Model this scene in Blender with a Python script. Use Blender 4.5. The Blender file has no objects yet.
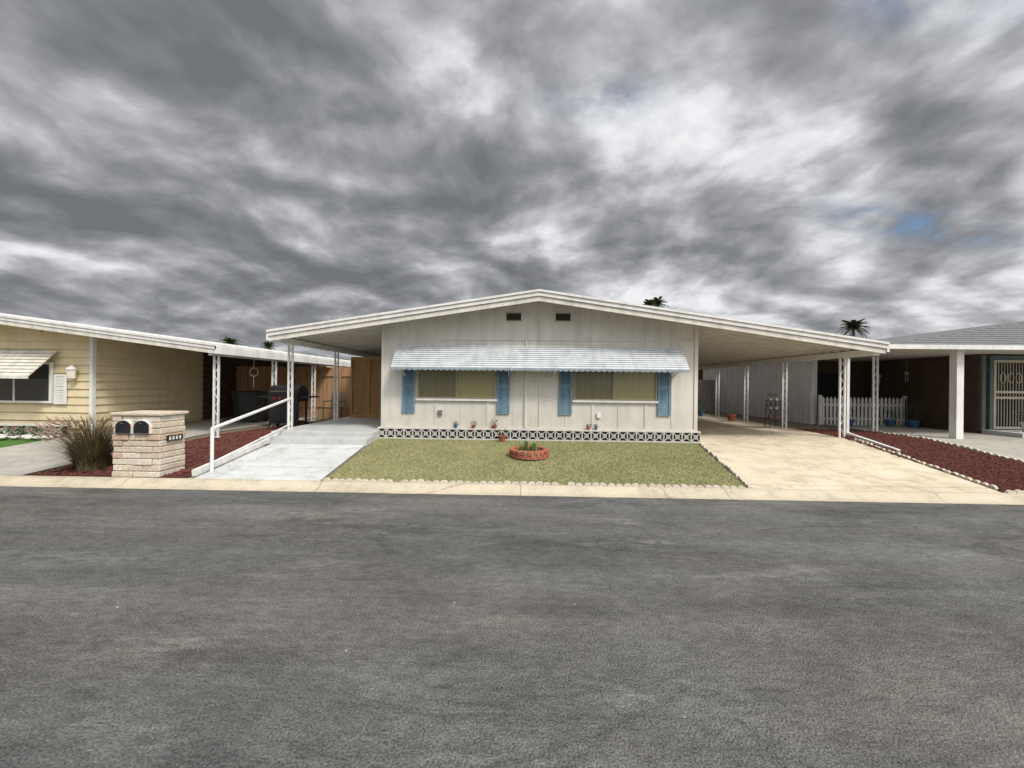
import bpy, math, random
from mathutils import Vector, Matrix
random.seed(7)
R=random.random
def U(a,b): return a+(b-a)*random.random()
sc=bpy.context.scene
COL=sc.collection

# ---------------------------------------------------------------- materials
def M(name,c1,c2=None,scale=4,rough=.8,bump=0.0,bscale=60,metal=0,stretch=(1,1,1),detail=4,spec=.3,fine=.12,coat=0,grime=0,splash=0):
    m=bpy.data.materials.new(name); m.use_nodes=True
    n=m.node_tree.nodes; l=m.node_tree.links
    p=n['Principled BSDF']; p.inputs['Roughness'].default_value=rough; p.inputs['Metallic'].default_value=metal
    p.inputs['Specular IOR Level'].default_value=spec
    p.inputs['Coat Weight'].default_value=coat; p.inputs['Coat Roughness'].default_value=.05
    tc=n.new('ShaderNodeTexCoord'); mp=n.new('ShaderNodeMapping'); mp.inputs['Scale'].default_value=stretch
    l.new(tc.outputs['Object'],mp.inputs['Vector'])
    if c2 is None: c2=tuple(x*.82 for x in c1)
    nz=n.new('ShaderNodeTexNoise'); nz.inputs['Scale'].default_value=scale; nz.inputs['Detail'].default_value=detail; nz.inputs['Roughness'].default_value=.6
    l.new(mp.outputs[0],nz.inputs['Vector'])
    r=n.new('ShaderNodeValToRGB'); r.color_ramp.elements[0].position=.33; r.color_ramp.elements[1].position=.67
    r.color_ramp.elements[0].color=(*c2,1); r.color_ramp.elements[1].color=(*c1,1)
    l.new(nz.outputs['Fac'],r.inputs['Fac'])
    out=r.outputs['Color']
    if fine>.05 or bump:
        nf=n.new('ShaderNodeTexNoise'); nf.inputs['Scale'].default_value=bscale; nf.inputs['Detail'].default_value=2
        l.new(mp.outputs[0],nf.inputs['Vector'])
        mr=n.new('ShaderNodeMapRange'); mr.inputs['From Min'].default_value=.3; mr.inputs['From Max'].default_value=.7
        mr.inputs['To Min'].default_value=1-fine; mr.inputs['To Max'].default_value=1+fine
        l.new(nf.outputs['Fac'],mr.inputs['Value'])
        mx=n.new('ShaderNodeVectorMath'); mx.operation='SCALE'
        l.new(r.outputs['Color'],mx.inputs[0]); l.new(mr.outputs[0],mx.inputs['Scale'])
        out=mx.outputs[0]
    if grime:
        ng=n.new('ShaderNodeTexNoise'); ng.inputs['Scale'].default_value=2.2; ng.inputs['Detail'].default_value=5
        mg=n.new('ShaderNodeMapping'); mg.inputs['Scale'].default_value=(3,3,.35)
        l.new(tc.outputs['Object'],mg.inputs['Vector']); l.new(mg.outputs[0],ng.inputs['Vector'])
        rg=n.new('ShaderNodeMapRange'); rg.inputs['From Min'].default_value=.42; rg.inputs['From Max'].default_value=.7
        rg.inputs['To Min'].default_value=1; rg.inputs['To Max'].default_value=1-grime
        l.new(ng.outputs['Fac'],rg.inputs['Value'])
        m2=n.new('ShaderNodeVectorMath'); m2.operation='SCALE'
        l.new(out,m2.inputs[0]); l.new(rg.outputs[0],m2.inputs['Scale']); out=m2.outputs[0]
    if splash:   # dust and rain splash along the foot of the wall
        sx=n.new('ShaderNodeSeparateXYZ'); l.new(tc.outputs['Object'],sx.inputs[0])
        ns=n.new('ShaderNodeTexNoise'); ns.inputs['Scale'].default_value=5; ns.inputs['Detail'].default_value=5; l.new(tc.outputs['Object'],ns.inputs['Vector'])
        ma=n.new('ShaderNodeMath'); ma.operation='MULTIPLY_ADD'; ma.inputs[1].default_value=-.7; l.new(ns.outputs['Fac'],ma.inputs[0]); l.new(sx.outputs['Z'],ma.inputs[2])
        rs=n.new('ShaderNodeMapRange'); rs.inputs['From Min'].default_value=.15; rs.inputs['From Max'].default_value=.75; rs.inputs['To Min'].default_value=splash; rs.inputs['To Max'].default_value=0
        l.new(ma.outputs[0],rs.inputs['Value'])
        mm_=n.new('ShaderNodeMix'); mm_.data_type='RGBA'; l.new(rs.outputs[0],mm_.inputs['Factor']); l.new(out,mm_.inputs['A']); mm_.inputs['B'].default_value=(.38,.33,.26,1); out=mm_.outputs['Result']
    l.new(out,p.inputs['Base Color'])
    if bump:
        b=n.new('ShaderNodeBump'); b.inputs['Strength'].default_value=min(1,bump); b.inputs['Distance'].default_value=.01
        l.new(nf.outputs['Fac'],b.inputs['Height']); l.new(b.outputs[0],p.inputs['Normal'])
    return m

def concrete(name,c1,c2,stain,joint=1.6,crack=.5,jx=0,cw=.003,sa=.6,dirt=0):
    m=M(name,c1,c2,scale=1.6,rough=.9,bump=.5,bscale=90,detail=6,fine=.15)
    n=m.node_tree.nodes; l=m.node_tree.links; p=n['Principled BSDF']
    src=p.inputs['Base Color'].links[0].from_socket
    tc=n.new('ShaderNodeTexCoord')
    s=n.new('ShaderNodeTexNoise'); s.inputs['Scale'].default_value=1.3; s.inputs['Detail'].default_value=8; s.inputs['Roughness'].default_value=.78
    l.new(tc.outputs['Object'],s.inputs['Vector'])
    sr=n.new('ShaderNodeMapRange'); sr.inputs['From Min'].default_value=.45; sr.inputs['From Max'].default_value=.66; sr.inputs['To Max'].default_value=sa
    l.new(s.outputs['Fac'],sr.inputs['Value'])
    mix=n.new('ShaderNodeMix'); mix.data_type='RGBA'; l.new(sr.outputs[0],mix.inputs['Factor']); l.new(src,mix.inputs['A']); mix.inputs['B'].default_value=(*stain,1)
    base=mix.outputs['Result']
    if dirt:
        s2=n.new('ShaderNodeTexNoise'); s2.inputs['Scale'].default_value=2.6; s2.inputs['Detail'].default_value=10; s2.inputs['Roughness'].default_value=.8
        l.new(tc.outputs['Object'],s2.inputs['Vector'])
        d2=n.new('ShaderNodeMapRange'); d2.inputs['From Min'].default_value=.50; d2.inputs['From Max'].default_value=.66; d2.inputs['To Max'].default_value=dirt
        l.new(s2.outputs['Fac'],d2.inputs['Value'])
        mx2=n.new('ShaderNodeMix'); mx2.data_type='RGBA'; l.new(d2.outputs[0],mx2.inputs['Factor']); l.new(base,mx2.inputs['A']); mx2.inputs['B'].default_value=(stain[0]*.6,stain[1]*.58,stain[2]*.55,1)
        base=mx2.outputs['Result']
    dn=n.new('ShaderNodeTexNoise'); dn.inputs['Scale'].default_value=2.5; dn.inputs['Detail'].default_value=6
    l.new(tc.outputs['Object'],dn.inputs['Vector'])
    ad=n.new('ShaderNodeVectorMath'); ad.operation='MULTIPLY_ADD'; ad.inputs[1].default_value=(.5,.5,0)
    l.new(dn.outputs['Color'],ad.inputs[0]); l.new(tc.outputs['Object'],ad.inputs[2])
    v=n.new('ShaderNodeTexVoronoi'); v.feature='DISTANCE_TO_EDGE'; v.inputs['Scale'].default_value=crack
    l.new(ad.outputs[0],v.inputs['Vector'])
    cr=n.new('ShaderNodeMapRange'); cr.inputs['From Min'].default_value=.0; cr.inputs['From Max'].default_value=cw; cr.inputs['To Min'].default_value=.6; cr.inputs['To Max'].default_value=1
    l.new(v.outputs['Distance'],cr.inputs['Value'])
    sp=n.new('ShaderNodeSeparateXYZ'); l.new(tc.outputs['Object'],sp.inputs[0])
    pp=n.new('ShaderNodeMath'); pp.operation='PINGPONG'; pp.inputs[1].default_value=joint/2
    l.new(sp.outputs['X' if jx else 'Y'],pp.inputs[0])
    jr=n.new('ShaderNodeMapRange'); jr.inputs['From Min'].default_value=.004; jr.inputs['From Max'].default_value=.012; jr.inputs['To Min'].default_value=.55; jr.inputs['To Max'].default_value=1
    l.new(pp.outputs[0],jr.inputs['Value'])
    mm=n.new('ShaderNodeMath'); mm.operation='MULTIPLY'; l.new(cr.outputs[0],mm.inputs[0]); l.new(jr.outputs[0],mm.inputs[1])
    sc_=n.new('ShaderNodeVectorMath'); sc_.operation='SCALE'; l.new(base,sc_.inputs[0]); l.new(mm.outputs[0],sc_.inputs['Scale'])
    l.new(sc_.outputs[0],p.inputs['Base Color'])
    return m

def asphalt():
    m=bpy.data.materials.new('asphalt'); m.use_nodes=True
    n=m.node_tree.nodes; l=m.node_tree.links; p=n['Principled BSDF']; p.inputs['Roughness'].default_value=.85; p.inputs['Specular IOR Level'].default_value=.3
    tc=n.new('ShaderNodeTexCoord')
    def noise(sx,sy,scale,det,ro=.6,dist=0,off=0):
        mp=n.new('ShaderNodeMapping'); mp.inputs['Scale'].default_value=(sx,sy,1); mp.inputs['Location'].default_value=(off,off*.7,off); l.new(tc.outputs['Object'],mp.inputs['Vector'])
        z=n.new('ShaderNodeTexNoise'); z.inputs['Scale'].default_value=scale; z.inputs['Detail'].default_value=det; z.inputs['Roughness'].default_value=ro; z.inputs['Distortion'].default_value=dist
        l.new(mp.outputs[0],z.inputs['Vector']); return z.outputs['Fac']
    def rng(s,a,b,c,d):
        r=n.new('ShaderNodeMapRange'); r.inputs['From Min'].default_value=a; r.inputs['From Max'].default_value=b; r.inputs['To Min'].default_value=c; r.inputs['To Max'].default_value=d
        l.new(s,r.inputs['Value']); return r.outputs[0]
    def mul(a,b):
        r=n.new('ShaderNodeMath'); r.operation='MULTIPLY'; l.new(a,r.inputs[0]); l.new(b,r.inputs[1]); return r.outputs[0]
    big=rng(noise(.12,1.0,1.5,6,.65,.2),.36,.64,.80,1.22)
    med=rng(noise(.7,1,1.3,8,.75,.3,3),.36,.66,.78,1.24)
    finN=noise(1,1,85,2,.7)
    fin=rng(finN,.32,.68,.48,1.6)
    coarse=rng(noise(.5,1,20,3,.75),.35,.65,.80,1.20)
    f=mul(mul(big,med),mul(fin,coarse))
    sc1=rng(noise(.3,1.3,2.2,9,.82,.4,9),.55,.64,1,1.5)
    f=mul(f,sc1)
    dk=rng(noise(.4,1.2,1.1,9,.8,.6,17),.54,.61,1,.70)
    f=mul(f,dk)
    v2=n.new('ShaderNodeTexVoronoi'); v2.inputs['Scale'].default_value=3.3; l.new(tc.outputs['Object'],v2.inputs['Vector'])
    f=mul(f,rng(v2.outputs['Distance'],.015,.035,3.0,1))
    dn=n.new('ShaderNodeTexNoise'); dn.inputs['Scale'].default_value=1.3; dn.inputs['Detail'].default_value=8; dn.inputs['Roughness'].default_value=.65; l.new(tc.outputs['Object'],dn.inputs['Vector'])
    ad=n.new('ShaderNodeVectorMath'); ad.operation='MULTIPLY_ADD'; ad.inputs[1].default_value=(1.5,1.0,0); l.new(dn.outputs['Color'],ad.inputs[0]); l.new(tc.outputs['Object'],ad.inputs[2])
    v=n.new('ShaderNodeTexVoronoi'); v.feature='DISTANCE_TO_EDGE'; v.inputs['Scale'].default_value=.55; l.new(ad.outputs[0],v.inputs['Vector'])
    ck=rng(v.outputs['Distance'],0,.006,1,0)
    ck=mul(ck,rng(noise(1,1,.6,2,.5,0,5),.5,.58,0,.45))
    inv=n.new('ShaderNodeMath'); inv.operation='SUBTRACT'; inv.inputs[0].default_value=1; l.new(ck,inv.inputs[1])
    f=mul(f,inv.outputs[0])
    hue=n.new('ShaderNodeMix'); hue.data_type='RGBA'; hue.inputs['A'].default_value=(.112,.1125,.111,1); hue.inputs['B'].default_value=(.116,.111,.103,1)
    l.new(rng(noise(.3,1,.7,4,.6,0,23),.4,.6,0,1),hue.inputs['Factor'])
    c=n.new('ShaderNodeVectorMath'); c.operation='SCALE'; l.new(hue.outputs['Result'],c.inputs[0]); l.new(f,c.inputs['Scale'])
    l.new(c.outputs[0],p.inputs['Base Color'])
    b=n.new('ShaderNodeBump'); b.inputs['Strength'].default_value=1.0; b.inputs['Distance'].default_value=.014
    l.new(finN,b.inputs['Height']); l.new(b.outputs[0],p.inputs['Normal'])
    return m

WHITE=M('white_paint',(.78,.78,.76),(.68,.67,.64),scale=3,rough=.5,grime=.16,fine=0)
FASC=M('cream_fascia',(.72,.70,.64),(.62,.59,.53),scale=3,rough=.6,grime=.22,fine=0)
SIDE=M('house_siding',(.65,.63,.585),(.59,.57,.525),scale=2,rough=.75,bump=.15,bscale=40,fine=.03,grime=.13,splash=.4)
CEIL=M('pan_ceiling',(.64,.61,.55),(.56,.53,.47),scale=2,rough=.55,fine=0)
YEL=M('cream_lap_siding',(.70,.60,.40),(.62,.53,.34),scale=2,rough=.65,fine=0,grime=.1)
BLUE=M('blue_shutter_paint',(.17,.28,.36),(.13,.22,.29),scale=8,rough=.6,grime=.3,fine=0)
AWN=M('awning_metal',(.60,.63,.645),(.52,.555,.57),scale=4,rough=.45,grime=.2,fine=0)
AWNB=M('awning_blue_stripe',(.32,.38,.42),(.26,.32,.36),scale=6,rough=.5,grime=.2,fine=0)
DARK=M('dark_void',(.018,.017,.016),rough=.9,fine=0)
VENT=M('vent_brown',(.05,.035,.025),rough=.7,fine=0)
BLOCK=M('breeze_block',(.62,.60,.56),(.50,.48,.44),scale=9,rough=.9,bump=.4,bscale=80)
SHADE=M('khaki_window_shade',(.30,.275,.135),(.25,.23,.11),scale=2,rough=.35,coat=.5,stretch=(8,1,.3),fine=0)
SHADE2=M('olive_window_shade',(.17,.155,.085),(.13,.12,.065),scale=2,rough=.35,coat=.5,stretch=(8,1,.3),fine=0)
FRAME=M('window_frame_bronze',(.30,.28,.22),rough=.4,fine=0)
CLAY=M('terracotta',(.36,.12,.06),(.26,.09,.05),scale=9,rough=.85,bump=.4)
BRICKR=M('planter_brick',(.40,.13,.07),(.27,.09,.055),scale=8,rough=.9,bump=.5,fine=.25)
MORT=M('mortar',(.42,.39,.35),rough=.95,bump=.4)
SOIL=M('soil',(.10,.065,.04),(.05,.035,.022),scale=15,rough=1,bump=.8,fine=.3)
STA=M('split_stone_pale',(.60,.51,.41),(.48,.40,.31),scale=7,rough=.95,bump=.9,bscale=35,fine=.18)
STB=M('split_stone_white',(.66,.60,.51),(.55,.49,.41),scale=7,rough=.95,bump=.9,bscale=35,fine=.15)
STC=M('split_stone_rose',(.53,.39,.30),(.43,.32,.24),scale=7,rough=.95,bump=.9,bscale=35,fine=.2)
BLACK=M('black_metal',(.02,.02,.022),rough=.35,fine=0)
LAVA=M('red_lava_rock',(.15,.05,.038),(.08,.027,.022),scale=18,rough=.95,fine=0)
LAVAD=M('red_mulch_bed',(.09,.03,.023),(.045,.017,.013),scale=22,rough=1,bump=1,fine=.4)
TURF=M('turf_base',(.22,.21,.105),(.17,.165,.08),scale=1.6,rough=1,bump=.5,fine=.25)
def blade_mat(name,a,b,scale=1.2): return M(name,a,b,scale=scale,rough=.75,fine=0,detail=3)
BLADE=blade_mat('turf_blades',(.395,.395,.19),(.305,.315,.14))
BLADEB=blade_mat('turf_thatch',(.42,.365,.22),(.33,.29,.17))
GREEN=blade_mat('leaf_green',(.075,.13,.03),(.03,.065,.016),6)
GREEN2=blade_mat('grass_green',(.08,.19,.03),(.05,.12,.02),6)
PURP=blade_mat('fountain_grass_purple',(.17,.085,.065),(.08,.055,.04),5)
OLIV=blade_mat('fountain_grass_olive',(.17,.16,.06),(.11,.115,.04),5)
PLUME=blade_mat('fountain_grass_plume',(.34,.23,.17),(.24,.15,.11),5)
DRY=blade_mat('dry_stalk',(.28,.20,.10),(.18,.12,.06),5)
PALM=blade_mat('palm_frond',(.05,.07,.02),(.025,.04,.012),2)
BARK=M('palm_bark',(.16,.12,.08),(.10,.075,.05),scale=6,rough=.95)
SCAL=M('edging_concrete',(.62,.57,.48),(.48,.43,.35),scale=6,rough=.95,bump=.5)
CONR=concrete('driveway_tan_concrete',(.66,.58,.45),(.58,.50,.38),(.46,.38,.27),joint=6.0,crack=.3,sa=.8,dirt=.38)
CONL=concrete('driveway_grey_concrete',(.60,.62,.61),(.53,.55,.54),(.40,.405,.39),joint=1.3,crack=.3,dirt=.35)
CONC=concrete('curb_concrete',(.56,.49,.38),(.48,.42,.32),(.36,.31,.23),joint=3.0,crack=.1,jx=1,dirt=.3)
CONN=concrete('neighbour_concrete',(.42,.40,.36),(.36,.34,.30),(.27,.26,.23),joint=2.4,crack=.3,dirt=.3)
STEP=M('step_concrete',(.52,.53,.52),(.42,.43,.42),scale=3,rough=.9,bump=.3)
EARTH=M('earth',(.22,.18,.13),(.15,.12,.08),scale=3,rough=1,bump=.6,fine=.25)
WOOD=M('tan_wood',(.46,.28,.125),(.33,.19,.085),scale=3,rough=.8,stretch=(1,1,.2),fine=0)
FENCE=M('brown_fence_wood',(.44,.26,.14),(.30,.175,.09),scale=2.5,rough=.85,stretch=(3,1,.25),fine=0)
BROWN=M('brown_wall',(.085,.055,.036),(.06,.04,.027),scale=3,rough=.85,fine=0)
TEAL=M('grey_teal_trim',(.10,.13,.13),rough=.6,fine=0)
SCREEN=M('security_screen',(.50,.45,.36),rough=.5,fine=0)
PANEL=M('white_panel_wall',(.76,.77,.78),(.68,.69,.71),scale=2,rough=.6,grime=.12,fine=0)
BLOCKW=M('block_wall_grey',(.46,.44,.42),(.38,.36,.34),scale=4,rough=.95,bump=.4)
SHING=M('grey_shingle',(.19,.20,.20),(.14,.145,.15),scale=12,rough=.95,bump=.6,fine=.25)
GLASS=M('dark_window_glass',(.03,.035,.04),rough=.06,spec=.7,fine=0)
RED=M('red_enamel',(.35,.02,.016),rough=.3,fine=0)
TYRE=M('tyre',(.02,.02,.02),rough=.9,fine=0)
CHROME=M('chrome',(.6,.6,.6),rough=.2,metal=1,fine=0)
BIN=M('bin_dark',(.03,.035,.035),rough=.55,fine=0)
FAR=M('far_wall',(.42,.38,.32),rough=.8,fine=0)
FARR=M('far_roof',(.42,.42,.41),rough=.8,fine=0)
ASPH=asphalt()
LAMPG=M('lantern_glass',(.75,.72,.62),rough=.2,fine=0)
PINK=M('flower_pink',(.5,.12,.16),rough=.7,fine=0)
BPOT=M('blue_pot',(.05,.12,.25),rough=.2,fine=0)
CHIME=M('chime_metal',(.25,.24,.22),rough=.4,fine=0)

# ---------------------------------------------------------------- mesh builder
class MB:
    def __init__(s): s.v=[];s.f=[];s.m=[];s.mats=[]; s.cur=0
    def use(s,mat):
        if mat not in s.mats: s.mats.append(mat)
        s.cur=s.mats.index(mat); return s
    def add(s,vs,fs):
        o=len(s.v); s.v+= [tuple(x) for x in vs]
        for f in fs: s.f.append(tuple(i+o for i in f)); s.m.append(s.cur)
    def box(s,x0,x1,y0,y1,z0,z1):
        if x0>x1:x0,x1=x1,x0
        if y0>y1:y0,y1=y1,y0
        if z0>z1:z0,z1=z1,z0
        s.add([(x0,y0,z0),(x1,y0,z0),(x1,y1,z0),(x0,y1,z0),(x0,y0,z1),(x1,y0,z1),(x1,y1,z1),(x0,y1,z1)],
              [(0,3,2,1),(4,5,6,7),(0,1,5,4),(1,2,6,5),(2,3,7,6),(3,0,4,7)])
        return s
    def prism_y(s,poly,y0,y1):
        n=len(poly)
        s.add([(x,y0,z) for x,z in poly]+[(x,y1,z) for x,z in poly],
              [tuple(range(n)),tuple(range(2*n-1,n-1,-1))]+[(i,i+n,(i+1)%n+n,(i+1)%n) for i in range(n)])
    def prism_x(s,poly,x0,x1):
        n=len(poly)
        s.add([(x0,y,z) for y,z in poly]+[(x1,y,z) for y,z in poly],
              [tuple(range(n-1,-1,-1)),tuple(range(n,2*n))]+[(i,(i+1)%n,(i+1)%n+n,i+n) for i in range(n)])
    def tube(s,p0,p1,r0,r1=None,n=8,caps=True):
        if r1 is None:r1=r0
        p0=Vector(p0);p1=Vector(p1); d=(p1-p0).normalized()
        a=d.orthogonal().normalized(); b=d.cross(a)
        vs=[]
        for p,r in((p0,r0),(p1,r1)):
            for i in range(n):
                t=2*math.pi*i/n; vs.append(p+a*math.cos(t)*r+b*math.sin(t)*r)
        fs=[(i,(i+1)%n,(i+1)%n+n,i+n) for i in range(n)]
        if caps: fs+=[tuple(range(n-1,-1,-1)),tuple(range(n,2*n))]
        s.add(vs,fs)
    def bar(s,p0,p1,w,h=None):
        if h is None:h=w
        p0=Vector(p0);p1=Vector(p1); d=(p1-p0).normalized()
        up=Vector((0,0,1)) if abs(d.z)<.95 else Vector((0,1,0))
        a=d.cross(up).normalized(); b=a.cross(d).normalized()
        vs=[]
        for p in(p0,p1):
            for sx,sz in((-1,-1),(1,-1),(1,1),(-1,1)): vs.append(p+a*sx*w/2+b*sz*h/2)
        s.add(vs,[(0,1,2,3),(7,6,5,4),(0,4,5,1),(1,5,6,2),(2,6,7,3),(3,7,4,0)])
    def lathe(s,c,prof,n=16):
        cx,cy,cz=c; vs=[]
        for r,z in prof:
            for i in range(n):
                t=2*math.pi*i/n; vs.append((cx+r*math.cos(t),cy+r*math.sin(t),cz+z))
        fs=[]
        for k in range(len(prof)-1):
            for i in range(n):
                fs.append((k*n+i,k*n+(i+1)%n,(k+1)*n+(i+1)%n,(k+1)*n+i))
        fs.append(tuple(range(n-1,-1,-1))); fs.append(tuple(range((len(prof)-1)*n,len(prof)*n)))
        s.add(vs,fs)
    def leaf(s,p,d,L,w,side=None):
        p=Vector(p);d=Vector(d).normalized()
        a=d.cross(Vector((U(-1,1),U(-1,1),U(-1,1)))).normalized()
        s.add([p,p+d*L*.45+a*w/2,p+d*L,p+d*L*.45-a*w/2],[(0,1,2,3)])
    def tuft(s,c,r,h,n,L,w,flat=0):
        for i in range(n):
            t=U(0,6.283);q=math.sqrt(R())*r; z=U(0,h)
            k=math.sqrt(max(0,1-(z/h*1.0-.35)**2*1.2))
            p=(c[0]+math.cos(t)*q*k,c[1]+math.sin(t)*q*k,c[2]+z)
            s.leaf(p,(math.cos(t)*U(.1,1),math.sin(t)*U(.1,1),U(-.2,1)),L*U(.6,1.3),w*U(.6,1.3))
    def blade(s,p,lean,h,w,segs=3,az=None):
        if az is None: az=U(0,6.283)
        dx,dy=math.cos(az),math.sin(az); px,py=-dy,dx
        vs=[];
        for k in range(segs+1):
            t=k/segs; o=lean*t*t; z=h*(t-.35*t*t*min(1,lean/h)); ww=w*(1-t*.9)/2
            vs+= [(p[0]+dx*o+px*ww,p[1]+dy*o+py*ww,p[2]+z),(p[0]+dx*o-px*ww,p[1]+dy*o-py*ww,p[2]+z)]
        s.add(vs,[(2*k,2*k+1,2*k+3,2*k+2) for k in range(segs)])
    def build(s,name,parent=None,smooth=False,bevel=0):
        me=bpy.data.meshes.new(name); me.from_pydata(s.v,[],s.f)
        for m in s.mats: me.materials.append(m)
        me.polygons.foreach_set('material_index',s.m)
        if smooth: me.polygons.foreach_set('use_smooth',[True]*len(s.f))
        me.update()
        o=bpy.data.objects.new(name,me); COL.objects.link(o)
        if parent: o.parent=parent
        if bevel:
            b=o.modifiers.new('bevel','BEVEL'); b.width=bevel; b.segments=2; b.limit_method='ANGLE'
        return o
def root(name):
    e=bpy.data.objects.new(name,None); COL.objects.link(e); e.empty_display_size=.2; return e
def clamp(a,b=0.,c=1.): return max(b,min(c,a))
Y0=5.82
def gz(x,y):
    t=clamp((y-5.8)/3.3)
    return .07+.24*t+.10*t*clamp((x-4)/3.6)
def patch(name,quad,mat,dz,nx=24,ny=24,parent=None,jit=0):
    (a,b,c,d)=quad
    m=MB().use(mat); vs=[];fs=[]
    for j in range(ny+1):
        for i in range(nx+1):
            s=i/nx;t=j/ny
            x=(a[0]*(1-s)+b[0]*s)*(1-t)+(d[0]*(1-s)+c[0]*s)*t
            y=(a[1]*(1-s)+b[1]*s)*(1-t)+(d[1]*(1-s)+c[1]*s)*t
            vs.append((x,y,gz(x,y)+dz+(U(-jit,jit) if jit else 0)))
    for j in range(ny):
        for i in range(nx):
            k=j*(nx+1)+i; fs.append((k,k+1,k+nx+2,k+nx+1))
    m.add(vs,fs); return m.build(name,parent,smooth=True)
def scallops(m,p0,p1,w=.12,h=.065,th=.04,dz=0):
    p0=Vector(p0);p1=Vector(p1);L=(p1-p0).length;n=int(L/w);d=(p1-p0).normalized();nn=Vector((-d.y,d.x))
    for i in range(n):
        if R()<.03: continue
        c=p0+d*(i+.5)*w; z=gz(c.x,c.y)+dz+U(-.018,.006); j=U(-.016,.016); c=c+nn*j
        pts=[(-w*.48,-.04),(w*.48,-.04)]; tl=U(-.008,.008)
        for k in range(7):
            t=math.pi*k/6; pts.append((math.cos(t)*w*.48,h*.45+math.sin(t)*h*.55+tl*math.cos(t)))
        n_=len(pts); vs=[]
        for s_ in(-th/2,th/2):
            for (u,zz) in pts: q=c+d*u+nn*s_; vs.append((q.x,q.y,z+zz))
        m.add(vs,[tuple(range(n_)),tuple(range(2*n_-1,n_-1,-1))]+[(a,(a+n_),((a+1)%n_)+n_,(a+1)%n_) for a in range(n_)])

# ---------------------------------------------------------------- ground
g=MB().use(EARTH)
g.add([(-300,-300,-.03),(300,-300,-.03),(300,5.7,-.03),(-300,5.7,-.03)],[(0,1,2,3)])
xs=[-300,-60,-20,-12,-8,-4,0]+[4+.6*i for i in range(7)]+[12,20,60,300]
ys=[5.78,5.8,6.6,7.45,8.3,9.1,12,20,60,400]
vs=[(x,y,gz(x,y)) for y in ys for x in xs]; nx=len(xs)
g.add(vs,[(j*nx+i,j*nx+i+1,(j+1)*nx+i+1,(j+1)*nx+i) for j in range(len(ys)-1) for i in range(nx-1)])
g.build('ground')
r=MB().use(ASPH); r.add([(-150,-9,0),(150,-9,0),(150,5.6,0),(-150,5.6,0)],[(0,1,2,3)]); r.build('road')
c=MB().use(CONC)
prof=[(5.52,-.05),(5.52,.006),(5.60,.012),(5.66,.03),(5.72,.07),(5.75,.084),(Y0,.088),(Y0,-.05)]
c.prism_x(prof[::-1],-80,80); c.build('curb')
patch('lawn',[(-3.02,Y0),(3.40,Y0),(3.98,8.84),(-3.28,8.84)],TURF,.012)
b=MB()
for i in range(75000):
    t=R(); y=Y0+t*3.0; xa=-3.02-.26*t; xb=3.40+.56*t; x=U(xa,xb)
    z=gz(x,y)+.012; az=U(0,6.283); h=U(.010,.024); w=.006; dx,dy=math.cos(az),math.sin(az); lx,ly=U(-.016,.016),U(-.016,.016)
    b.use(BLADE if R()<.76 else BLADEB)
    b.add([(x+dx*w,y+dy*w,z),(x-dx*w,y-dy*w,z),(x+lx,y+ly,z+h)],[(0,1,2)])
b.build('turf_grass')
patch('driveway',[(3.46,Y0),(7.05,Y0),(7.62,9.2),(4.1,9.2)],CONR,.016)
patch('carport_floor',[(4.1,9.2),(7.62,9.2),(7.75,19),(4.1,19)],CONR,.016)
patch('walkway',[(-5.05,Y0),(-3.07,Y0),(-3.33,8.14),(-5.42,8.14)],CONL,.016)
patch('mulch_bed',[(7.1,Y0),(9.3,Y0),(9.4,11),(7.68,11)],LAVAD,.014,40,60,jit=.008)
patch('mulch_bed',[(-7.75,Y0),(-5.2,Y0),(-5.62,12),(-6.75,12)],LAVAD,.014,40,60,jit=.008)
patch('neighbour_driveway',[(9.35,Y0),(26,Y0),(26,14),(9.45,14)],CONN,.02)
patch('neighbour_driveway',[(-10.4,Y0),(-7.8,Y0),(-6.8,20),(-10.4,20)],CONN,.02)
patch('sidewalk',[(-30,Y0),(-10.4,Y0),(-10.4,7.2),(-30,7.2)],CONR,.018)
patch('neighbour_lawn',[(-30,7.2),(-10.42,7.2),(-10.42,8.3),(-30,8.3)],GREEN2,.014)
k=MB().use(LAVA)
def rocks(m,quad,n):
    a,b_,c_,d=quad
    for i in range(n):
        s=R();t=R()
        x=(a[0]*(1-s)+b_[0]*s)*(1-t)+(d[0]*(1-s)+c_[0]*s)*t; y=a[1]*(1-t)+d[1]*t
        z=gz(x,y)+.02; q=U(.010,.032)
        P=[(x+q*U(.7,1.2),y+U(-.3,.3)*q,z),(x,y+q*U(.7,1.2),z+q*U(-.2,.4)),(x-q*U(.7,1.2),y,z),(x,y-q*U(.7,1.2),z+q*U(-.2,.3)),(x+q*U(-.3,.3),y+q*U(-.3,.3),z+q*U(.5,1.1))]
        m.add(P,[(0,1,4),(1,2,4),(2,3,4),(3,0,4)])
rocks(k,[(7.12,Y0+.03),(9.25,6.0),(9.35,10.5),(7.68,10.5)],8000)
rocks(k,[(-7.7,Y0+.03),(-5.22,6.0),(-5.62,11),(-6.75,11)],6000)
k.build('red_lava_gravel')
e=MB().use(SCAL)
scallops(e,(-3.02,Y0-.02),(3.40,Y0-.02)); scallops(e,(3.43,Y0),(4.04,8.85)); 
scallops(e,(7.1,Y0),(7.62,9.1)); scallops(e,(9.3,Y0),(9.4,11)); scallops(e,(7.1,Y0-.02),(9.3,Y0-.02))
e.build('scalloped_edging')

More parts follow.
